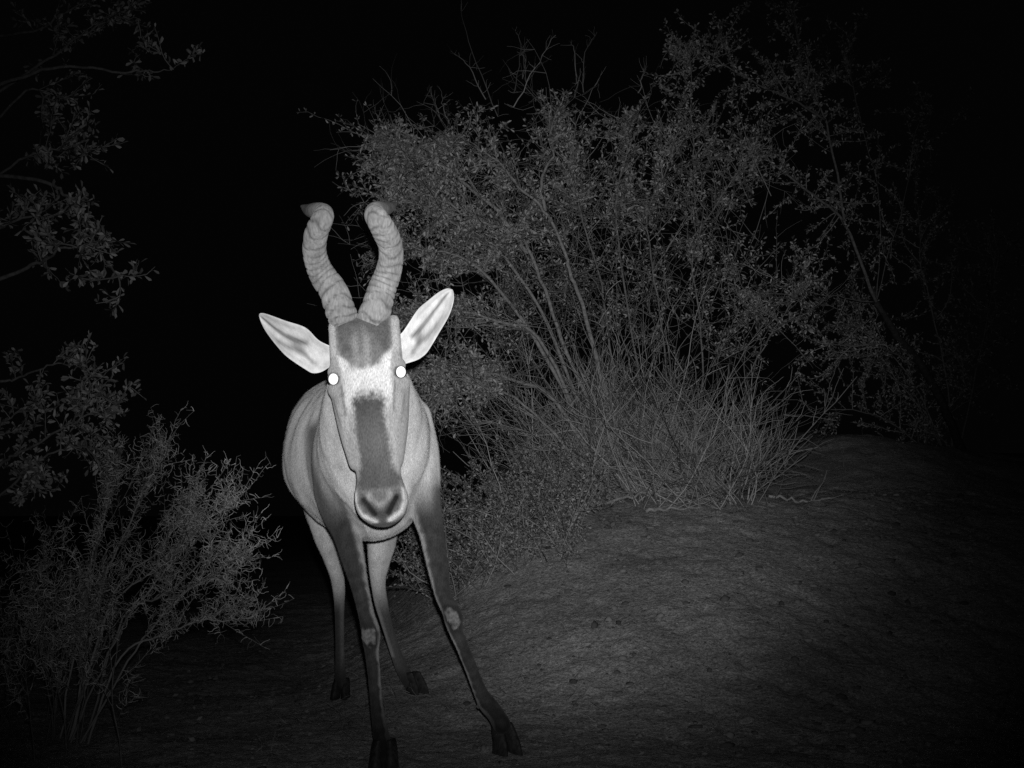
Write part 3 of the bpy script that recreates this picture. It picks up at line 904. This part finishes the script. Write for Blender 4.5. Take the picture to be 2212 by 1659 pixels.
for rows, r0, r1, nt in limbs:
    back = rows[0][0] >= 1350 and rows[-1][0] > 1180                     # the limbs at the back: thinner and darker
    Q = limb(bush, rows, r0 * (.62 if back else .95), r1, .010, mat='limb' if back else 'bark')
    sprout(Q, int(nt * 1.0), tw, lv, .20, .029, 4, .023, .34, f0=.5, pull=(0, .02, .02), keep=.75, sub=3, spread=.9, bare=.18)
    sprout(Q, int(nt * .75), tw, lv, .40, .045, 3, .020, .36, f0=.15, pull=(0, .07, .05), keep=.6, sub=4, bare=.8, r=.0024)
# the tangle of fine twigs in the heart of the bush
for _ in range(300):
    p = W(1090 + 590 * rng.random() ** 1.4, rng.uniform(420, 800), rng.uniform(7.2, 7.9))
    P_ = walk(p, rdir() * .7 + np.array((-.15, .1, .8)), rng.uniform(.25, .6), 7, .14)
    add_tube(tw, P_, np.linspace(.0024, .001, 8), 3, False)
    if rng.random() < .4: lv.along(P_, .035, 3, .020, .36, .3)
    for _ in range(3):
        j = rng.integers(1, 7); P2 = walk(P_[j], rdir() + (0, 0, .3), rng.uniform(.1, .25), 5, .16)
        add_tube(tw, P2, np.linspace(.0016, .0008, 6), 3, False)
        if rng.random() < .3: lv.along(P2, .040, 4, .022, .38, .1)
# bare whips that stand out of the top
for a, b, c in (((1075, 250), (1016, 99), (994, 7)), ((1110, 200), (1125, 100), (1108, 60)), ((1110, 230), (1160, 140), (1200, 75)), ((1050, 215), (1010, 140), (975, 112)),
                ((1130, 170), (1135, 120), (1122, 108)), ((1260, 200), (1262, 120), (1290, 70)), ((1245, 180), (1240, 110), (1232, 90)), ((955, 262), (935, 215), (922, 190)),
                ((970, 265), (956, 225), (954, 195)), ((1380, 200), (1390, 160), (1395, 150)), ((818, 260), (810, 240), (804, 238))):
    P_ = spline(np.array([W(*a, 6.9), W(*b, 6.9), W(*c, 6.95)]), 12) + rng.normal(size=(12, 3)) * .003
    add_tube(tw, P_, np.linspace(.0036, .0014, 12), 4, False)
    for _ in range(14):
        j = rng.integers(0, 11)
        add_tube(tw, walk(P_[j], rdir() + (0, 0, .7), rng.uniform(.02, .09), 4, .2), np.linspace(.0014, .0008, 5), 3, False)
tw.build("twigs", M["twig"], bush, False, "stuff")
lv.build(bush, M["leaf"])

# --- broom-like bare shrubs on the mound
def broom(label, base_px, n_st, lean, length, n_part, spread_x=.12, seed_pull=(0, 0, .02), group="bare broom shrubs on the mound", arch=0.0):
    b = W(*base_px); b[2] = gz(b[0], b[1]) - .02
    t = thing("broom_shrub", label, "shrub", b, group)
    rest = MB()
    cl = rng.uniform(lean[0], lean[1], 13); cln = rng.uniform(.55, 1.1, 13)
    for s_ in range(n_st):
        ci = rng.integers(13)
        ang = math.radians(cl[ci] + rng.normal() * 6)
        back = rng.normal() * .35
        d = np.array((math.sin(ang), back, math.cos(ang)))
        p = b + np.array((rng.normal() * spread_x, rng.normal() * spread_x * .8, 0)); p[2] = gz(p[0], p[1]) - .02
        ln = length * cln[ci] * rng.uniform(.5, 1.1) * (1 - .25 * abs(math.sin(ang)))
        bend = rng.normal(size=3) * .06; bend[2] = seed_pull[2]
        P_ = walk(p, d, ln, 10, .10, bend)
        r0 = rng.uniform(.0020, .0040)
        if s_ < n_part:
            mb = MB(); add_tube(mb, P_, np.linspace(r0 * 1.3, r0 * .5, len(P_)), 4, False); mb.build("stem", M["broom"], t)
        else:
            add_tube(rest, P_, np.linspace(r0, r0 * .4, len(P_)), 3, False)
        for _ in range(rng.integers(10, 18)):
            j = rng.integers(2, 10)
            P2 = walk(P_[j], nrm(P_[j] - P_[j - 1]) + rdir() * .75, rng.uniform(.07, .32), 5, .16)
            add_tube(rest, P2, np.linspace(r0 * .55, r0 * .3, 6), 3, False)
    rest.build("twigs", M["broom"], t, False, "stuff")
    return t
broom("tall bare broom shrub with stems fanning up from the mound, rightmost of the twiggy clumps", (1568, 1080, 6.75), 85, (-72, 40), .92, 50, .09)
broom("dense bare broom shrub in the middle of the twiggy clumps, leaning towards the antelope", (1430, 1085, 6.85), 100, (-66, 14), 1.2, 50, .20)
broom("fine pale broom shrub nearest the antelope, below the leafy bush", (1290, 1085, 6.9), 130, (-52, 40), 1.1, 50, .24)

# --- low leafy shrub between the antelope and the broom
b = W(1090, 1140, 6.2); 
low = thing("low_shrub", "low leafy shrub close beside the antelope's shoulder, under the big bush", "shrub", (b[0], b[1], gz(b[0], b[1])))
tw, lv = MB(), Leaves()
for s_ in range(170):
    px = rng.uniform(945, 1260); d = rng.uniform(5.9, 6.9)
    p = W(px, 1120, d); p[2] = gz(p[0], p[1]) - .01
    P_ = walk(p, (rng.normal() * .6 - .2, rng.normal() * .4, 1), rng.uniform(.22, .55) * (1.15 - .4 * (px - 955) / 285), 9, .14, (0, 0, -.03))
    add_tube(tw, P_, np.linspace(.004, .0015, len(P_)), 3, False)
    lv.along(P_, .032, 5, .015, .42, .1)
    for _ in range(3):
        j = rng.integers(2, 9); P2 = walk(P_[j], rdir() + (0, 0, .3), rng.uniform(.1, .2), 5, .15)
        add_tube(tw, P2, np.linspace(.002, .001, 6), 3, False); lv.along(P2, .028, 5, .015, .42, .05)
tw.build("twigs", M["twig"], low, False, "stuff")
lv.build(low, M["leaf_low"])

# --- dim tree on the right
def tree(name, label, cat, base_px, trunk, limbs, per_limb, leafsize, length, single=0, mat="leaf", group=None, step=.024, per=3, f0=.2, z0=None):
    b = W(*base_px); b[2] = gz(b[0], b[1]) if z0 is None else z0
    t = thing(name, label, cat, b, group)
    if trunk:
        rows = [W(*r) for r in trunk]
        rows[0][2] = gz(rows[0][0], rows[0][1]) - .05
        Q = spline(np.array(rows), 24); Q[1:] += rng.normal(size=(23, 3)) * .003
        mb = MB(); add_tube(mb, Q, np.linspace(.032, .018, 24), 10); mb.build("trunk", M["trunk"], t, True)
    tw, lv = MB(), Leaves()
    for (rows, r0, r1), nt in zip(limbs, per_limb):
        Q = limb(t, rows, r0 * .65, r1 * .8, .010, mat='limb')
        sprout(Q, nt, tw, lv, length, step, per, leafsize, .38, f0=f0)
    tw.build("twigs", M["twig"], t, False, "stuff")
    lv.build(t, M[mat], single)
    return t
tree("acacia_tree", "tall thin thorn tree with dim sparse crown, on the right behind the broom shrubs", "tree", (2085, 1040, 9.4),
     [(2085, 1040, 9.4), (2010, 820, 9.0), (1935, 720, 8.6), (1893, 652, 8.4)],
     [([(1893, 652, 8.4), (1826, 489, 8.3), (1778, 441, 8.2), (1663, 355, 8.0), (1586, 307, 7.9), (1500, 310, 7.8)], .017, .004),
      ([(1826, 489, 8.3), (1783, 260, 8.2), (1740, 170, 8.1), (1710, 0, 8.0)], .013, .003),
      ([(1783, 260, 8.2), (1680, 200, 8.0), (1580, 150, 7.9), (1540, 110, 7.9)], .012, .003),
      ([(1893, 652, 8.4), (1900, 420, 8.4), (1850, 230, 8.3), (1830, 120, 8.3)], .005, .002),
      ([(1893, 652, 8.4), (1960, 400, 8.5), (2020, 240, 8.5)], .005, .002),
      ([(1893, 652, 8.4), (1780, 640, 8.2), (1690, 620, 8.0), (1620, 640, 7.9)], .006, .002),
      ([(1985, 790, 8.9), (1880, 745, 8.5), (1790, 745, 8.3)], .012, .003),
      ([(1510, 560, 7.9), (1500, 330, 7.8), (1490, 180, 7.8), (1480, 90, 7.8)], .010, .003)],
     (40, 36, 26, 20, 16, 24, 14, 32), .022, .30)

tree("acacia_bush", "barely lit thorn bush far back at the right edge, beyond the tall thin tree", "bush", (2060, 1020, 9.6), None,
     [([(2060, 1020, 9.6), (1980, 850, 9.5), (1860, 700, 9.4), (1760, 640, 9.3)], .010, .003), ([(2060, 1020, 9.6), (2040, 800, 9.5), (2000, 600, 9.5), (1980, 450, 9.4)], .012, .003),
      ([(2060, 1020, 9.6), (2110, 780, 9.5), (2150, 600, 9.5), (2160, 480, 9.5)], .012, .003), ([(2060, 1020, 9.6), (1930, 920, 9.3), (1830, 880, 9.1), (1760, 900, 9.0)], .009, .003),
      ([(2060, 1020, 9.6), (2000, 900, 9.3), (1900, 790, 9.2), (1800, 770, 9.1)], .009, .003)], (34, 36, 30, 20, 24), .022, .42, f0=.15, mat="leaf_low")

# --- thorn tree whose branches reach in from the left
lt = tree("acacia_tree", "thorn tree reaching in from the upper left with drooping leafy twigs", "tree", (-330, 1400, 4.6),
     [(-330, 1400, 4.6), (-300, 1000, 4.5), (-260, 700, 4.5), (-240, 420, 4.5)],
     [([(-250, 700, 4.5), (-120, 660, 4.3), (0, 609, 4.2), (82, 564, 4.15), (135, 535, 4.1), (212, 521, 4.1)], .016, .003),
      ([(-240, 420, 4.5), (-80, 390, 4.4), (82, 400, 4.3), (135, 417, 4.25), (176, 457, 4.2), (220, 543, 4.15), (268, 596, 4.15)], .014, .002),
      ([(-240, 420, 4.5), (-100, 260, 4.6), (28, 163, 4.6), (143, 139, 4.6), (278, 153, 4.6), (323, 163, 4.6), (384, 157, 4.6)], .014, .002),
      ([(-240, 420, 4.5), (-60, 250, 4.9), (110, 120, 5.0), (229, 53, 5.1), (302, 31, 5.1)], .014, .002),
      ([(-240, 420, 4.5), (-80, 300, 4.9), (60, 200, 5.0), (122, 220, 5.0), (200, 190, 5.0)], .012, .002),
      ([(-250, 520, 4.5), (-100, 460, 4.6), (40, 340, 4.6), (130, 320, 4.6), (185, 330, 4.6)], .012, .002),
      ([(-250, 600, 4.5), (-100, 540, 4.3), (20, 490, 4.2), (100, 470, 4.2), (170, 440, 4.2)], .012, .002),
      ([(-240, 420, 4.5), (-100, 120, 4.9), (60, 60, 5.0), (160, 10, 5.0), (240, -20, 5.0)], .014, .002)],
     (13, 9, 4, 14, 10, 14, 10, 14), .024, .15, 220, "leaf_near", None, .018, 2, .45)
ll = tree("acacia_bush", "leafy thorn bush at the left edge, between the drooping tree and the curly dry shrub", "bush", (-220, 1400, 4.5),
     [(-220, 1400, 4.5), (-200, 1200, 4.45), (-180, 1080, 4.4)],
     [([(-180, 1000, 4.4), (-80, 890, 4.3), (0, 838, 4.2), (33, 821, 4.2), (94, 796, 4.15), (132, 777, 4.15), (165, 780, 4.15)], .010, .002),
      ([(-180, 1080, 4.4), (-80, 1060, 4.3), (0, 1008, 4.2), (55, 964, 4.15), (138, 920, 4.1), (220, 887, 4.1), (256, 876, 4.1)], .012, .002),
      ([(138, 920, 4.1), (172, 898, 4.1), (182, 860, 4.1), (187, 826, 4.1), (205, 802, 4.1)], .005, .002),
      ([(-180, 1120, 4.4), (-60, 1110, 4.3), (40, 1030, 4.2), (110, 985, 4.15), (175, 955, 4.15), (198, 970, 4.15)], .010, .002),
      ([(-180, 1120, 4.4), (-60, 1090, 4.3), (30, 1060, 4.2), (80, 1035, 4.2), (130, 1020, 4.2)], .010, .002),
      ([(-180, 1040, 4.4), (-60, 980, 4.3), (20, 910, 4.3), (70, 890, 4.3)], .010, .002)],
     (6, 17, 9, 11, 12, 9), .022, .12, 220, "leaf_near", None, .015, 2, .42)

# --- curly dry shrub, lower left
b = W(230, 1480, 4.35); b[2] = gz(b[0], b[1])
M["curl"] = leaf_mat("curly_dry_twig", 0.12, 0.75)
M["stem"] = leaf_mat("dimmed_shrub_stem", 0.08, 0.30)  # stems darker than the tips: the beam's fade at the base, put into colour
curly = thing("thorn_shrub", "dry grey shrub of curly fine twigs in the lower left corner", "shrub", b)
fine, tips = MB(), MB()
def curl(p, d, ln, r):
    P_ = walk(p, d, ln, 5, .38, (0, 0, .05))
    add_tube(tips, P_, np.linspace(r, r * .5, 6), 3, False)
    return P_
def shoot(p, d, ln, r, lvl, own=False):
    P_ = walk(p, d, ln, 10, .10, (0, 0, .02))
    rad = np.linspace(r, r * .45, len(P_))
    if own:
        mb = MB(); add_tube(mb, P_, rad, 5, False); mb.build("branch", M["limb"], curly, True)  # dark bark here paints in the unlit foot of the shrub
    else: add_tube(fine, P_, rad, 3, False)
    if lvl > 0:
        for _ in range(5 if lvl == 2 else 3):
            j = rng.integers(3, 10)
            shoot(P_[j], nrm(P_[j] - P_[j - 1]) * .9 + rdir() * .6 + np.array((0, 0, .25)), ln * rng.uniform(.28, .5), r * .55, lvl - 1)
    if lvl < 2:
        for j in range(2, len(P_)):
            for _ in range(rng.integers(1, 3)):
                curl(P_[j], rdir() + nrm(P_[j] - P_[j - 1]) * .4, rng.uniform(.016, .045), .0011)
for tx, ty, bx, dd in ((350, 985, 160, 4.2), (320, 1000, 140, 4.3), (260, 1060, 120, 4.25), (420, 1070, 190, 4.15), (390, 1100, 200, 4.2), (455, 1085, 210, 4.1), (450, 1210, 220, 4.05), (430, 1240, 230, 4.15),
                       (450, 1335, 240, 4.0), (420, 1310, 230, 4.1), (130, 1130, 90, 4.3), (200, 1115, 110, 4.4), (80, 1180, 50, 4.35), (30, 1250, 20, 4.4), (440, 1150, 200, 4.3), (330, 1130, 180, 4.35),
                       (280, 1150, 150, 4.2), (440, 1250, 240, 4.0), (170, 1180, 120, 4.1), (360, 1300, 230, 3.95), (20, 1300, 10, 4.1), (-60, 1250, -30, 4.2), (250, 1250, 200, 3.9), (120, 1330, 100, 3.95)):
    if tx > 290: continue
    for rep in range(2):
        p0 = W(bx + rng.normal() * 50, 1500, dd + rng.normal() * .12); p0[2] = gz(p0[0], p0[1]) - .02
        p1 = W(tx + rng.normal() * 18 * (1 + rep), ty + 40 * rep + rng.normal() * 15, dd + rng.normal() * .1)
        ln = np.linalg.norm(p1 - p0) * (.76 if tx > 330 else .88)
        d0 = nrm(p1 - p0) + np.array((.0, 0, -.08))
        shoot(p0, d0, ln, .0028, 2, own=True)
for rows in ([(150, 1500, 4.3), (230, 1330, 4.25), (330, 1230, 4.2), (420, 1150, 4.15), (480, 1100, 4.15), (512, 1078, 4.15)],
             [(160, 1500, 4.3), (210, 1300, 4.3), (270, 1150, 4.25), (310, 1060, 4.2), (340, 1000, 4.2), (352, 950, 4.2)],
             [(180, 1510, 4.25), (265, 1340, 4.15), (353, 1284, 4.1), (452, 1207, 4.05), (505, 1205, 4.05), (545, 1185, 4.05)],
             [(190, 1520, 4.2), (260, 1420, 4.1), (350, 1370, 4.05), (440, 1340, 4.0), (505, 1338, 4.0), (560, 1330, 4.0)],
             [(150, 1500, 4.3), (240, 1300, 4.25), (340, 1190, 4.2), (400, 1110, 4.2), (430, 1050, 4.2)],
             [(130, 1490, 4.35), (190, 1250, 4.3), (225, 1120, 4.3), (235, 1040, 4.3), (245, 985, 4.3)],
             [(150, 1500, 4.2), (250, 1380, 4.1), (340, 1250, 4.1), (400, 1170, 4.1), (455, 1130, 4.1)],
             [(170, 1500, 4.2), (300, 1400, 4.1), (400, 1280, 4.05), (460, 1250, 4.05), (490, 1262, 4.05)]):
    pts = np.array([W(*q) for q in rows]); pts[0, 2] = gz(pts[0, 0], pts[0, 1]) - .02
    Q = spline(pts, 30); Q[1:] += rng.normal(size=(29, 3)) * .003
    mb = MB(); add_tube(mb, Q, np.linspace(.0042, .0014, 30), 5, False); mb.build("branch", M["stem"], curly, True)
    for j in range(9, 30):
        for _ in range(2 if j < 16 else 3):
            if j < 27 and rng.random() < .75: shoot(Q[j], nrm(Q[j] - Q[j - 1]) * .7 + rdir() * .6 + np.array((0, 0, .35)), rng.uniform(.06, .19), .0017, 0)
            curl(Q[j], rdir() + nrm(Q[j] - Q[j - 1]) * .4, rng.uniform(.016, .045), .0012)
fine.build("twigs", M["stem"], curly, False, "stuff")
tips.build("twig_tips", M["curl"], curly, False, "stuff")

# ------------------------------------------------------------------ on the ground
def on_ground(px, py, d):
    p = W(px, py, d); p[2] = gz(p[0], p[1]); return p
def fallen(label, rows, r, lift=.02):
    pts = np.array([on_ground(*q) for q in rows]); pts[:, 2] += lift
    Q = spline(pts, 18); Q[:, 2] += rng.normal(size=18) * .006
    mb = MB(); add_tube(mb, Q, np.linspace(r, r * .4, 18), 6)
    for _ in range(4):
        j = rng.integers(4, 16); P2 = walk(Q[j], nrm(Q[j] - Q[j - 1]) + rdir() * .7 + (0, 0, .4), rng.uniform(.1, .3), 5, .15)
        add_tube(mb, P2, np.linspace(r * .4, r * .2, 6), 4, False)
    return tag(mb.build("fallen_branch", M["dead"], None, True), label, "branch", "dead branches lying on the mound")
fallen("crooked dead branch lying at the foot of the middle broom shrub", [(1290, 1092, 6.5), (1350, 1068, 6.6), (1430, 1062, 6.7), (1530, 1070, 6.7)], .010, .05)
fallen("straight pale stick lying below the bare shrubs", [(1395, 1078, 6.5), (1450, 1080, 6.5), (1520, 1080, 6.55)], .009, .02)
fallen("short dead stick lying alone right of the broom shrubs", [(1660, 1075, 6.9), (1730, 1083, 6.9), (1800, 1092, 6.9)], .009, .015)

# clods and pebbles, too many to count
mb = MB()
ico = np.array([(0, 0, 1), (.89, 0, .45), (.28, .85, .45), (-.72, .53, .45), (-.72, -.53, .45), (.28, -.85, .45), (.72, .53, -.45), (-.28, .85, -.45), (-.89, 0, -.45), (-.28, -.85, -.45), (.72, -.53, -.45), (0, 0, -1)])
icf = np.array([(0, 1, 2), (0, 2, 3), (0, 3, 4), (0, 4, 5), (0, 5, 1), (1, 6, 2), (2, 7, 3), (3, 8, 4), (4, 9, 5), (5, 10, 1), (6, 7, 2), (7, 8, 3), (8, 9, 4), (9, 10, 5), (10, 6, 1), (11, 7, 6), (11, 8, 7), (11, 9, 8), (11, 10, 9), (11, 6, 10)])
nP = 6500
px_ = rng.uniform(-1.8, 2.6, nP); py_ = rng.uniform(2.6, 7.6, nP)
pz_ = ground_z(px_, py_)
for x, y, z in zip(px_, py_, pz_):
    s = .0035 + .012 * rng.random() ** 7
    if x > .1 and y > 4.2: s *= 1.3
    mb.add(ico * (s * rng.uniform(.6, 1.5, 3) * (1, 1, .6)) * (1 + rng.normal(size=(12, 1)) * .2) + (x, y, z + s * .05), None, icf)
mb.build("pebbles", M["stone"], None, False, "stuff")
# twig litter and straw
mb = MB()
for _ in range(260):
    x, y = rng.uniform(-1.8, 2.2), rng.uniform(2.8, 7.2)
    a = rng.uniform(0, math.pi); ln = rng.uniform(.02, .11)
    p = np.array((x, y, gz(x, y) + .004)); d = np.array((math.cos(a), math.sin(a) * .8, rng.normal() * .08))
    P_ = walk(p, d, ln, 3, .12); P_[:, 2] = ground_z(P_[:, 0], P_[:, 1]) + .004
    add_tube(mb, P_, .0015, 3, False)
for _ in range(2600):
    x, y = rng.uniform(-1.5, 2.6), rng.uniform(3.2, 8.0)
    a, s_ = rng.uniform(0, 6.28), rng.uniform(.005, .016)
    z = gz(x, y) + .004
    d = np.array((math.cos(a), math.sin(a), rng.normal() * .3)) * s_; e = np.array((-math.sin(a), math.cos(a), rng.normal() * .4)) * s_ * .5
    c = np.array((x, y, z)); mb.add(np.array((c - d, c + e, c + d, c - e)), [(0, 1, 2, 3)])
mb.build("litter", M["straw"], None, False, "stuff")
# short dry grass near the antelope's feet and on the mound
mb = MB()
spots = [(on_ground(740, 1515, 4.85), .22, 60), (on_ground(700, 1580, 4.3), .25, 60), (on_ground(915, 1520, 4.8), .15, 50), (on_ground(1130, 1170, 6.1), .3, 120), (on_ground(1090, 1330, 4.9), .15, 40), (on_ground(1900, 1060, 8.0), .5, 260), (on_ground(1640, 1085, 6.7), .35, 120), (on_ground(1250, 1110, 6.4), .3, 120), (on_ground(1130, 1450, 4.6), .2, 60)]
for c, sp, nb in spots:
    for _ in range(nb):
        p = c + np.array((rng.normal() * sp, rng.normal() * sp, 0)); p[2] = gz(p[0], p[1]) - .003
        P_ = walk(p, (rng.normal() * .8, rng.normal() * .8, .6), rng.uniform(.03, .10), 4, .18, (0, 0, -.1))
        add_tube(mb, P_, np.linspace(.0014, .0006, 5), 3, False)
mb.build("grass", M["straw"], None, False, "stuff")
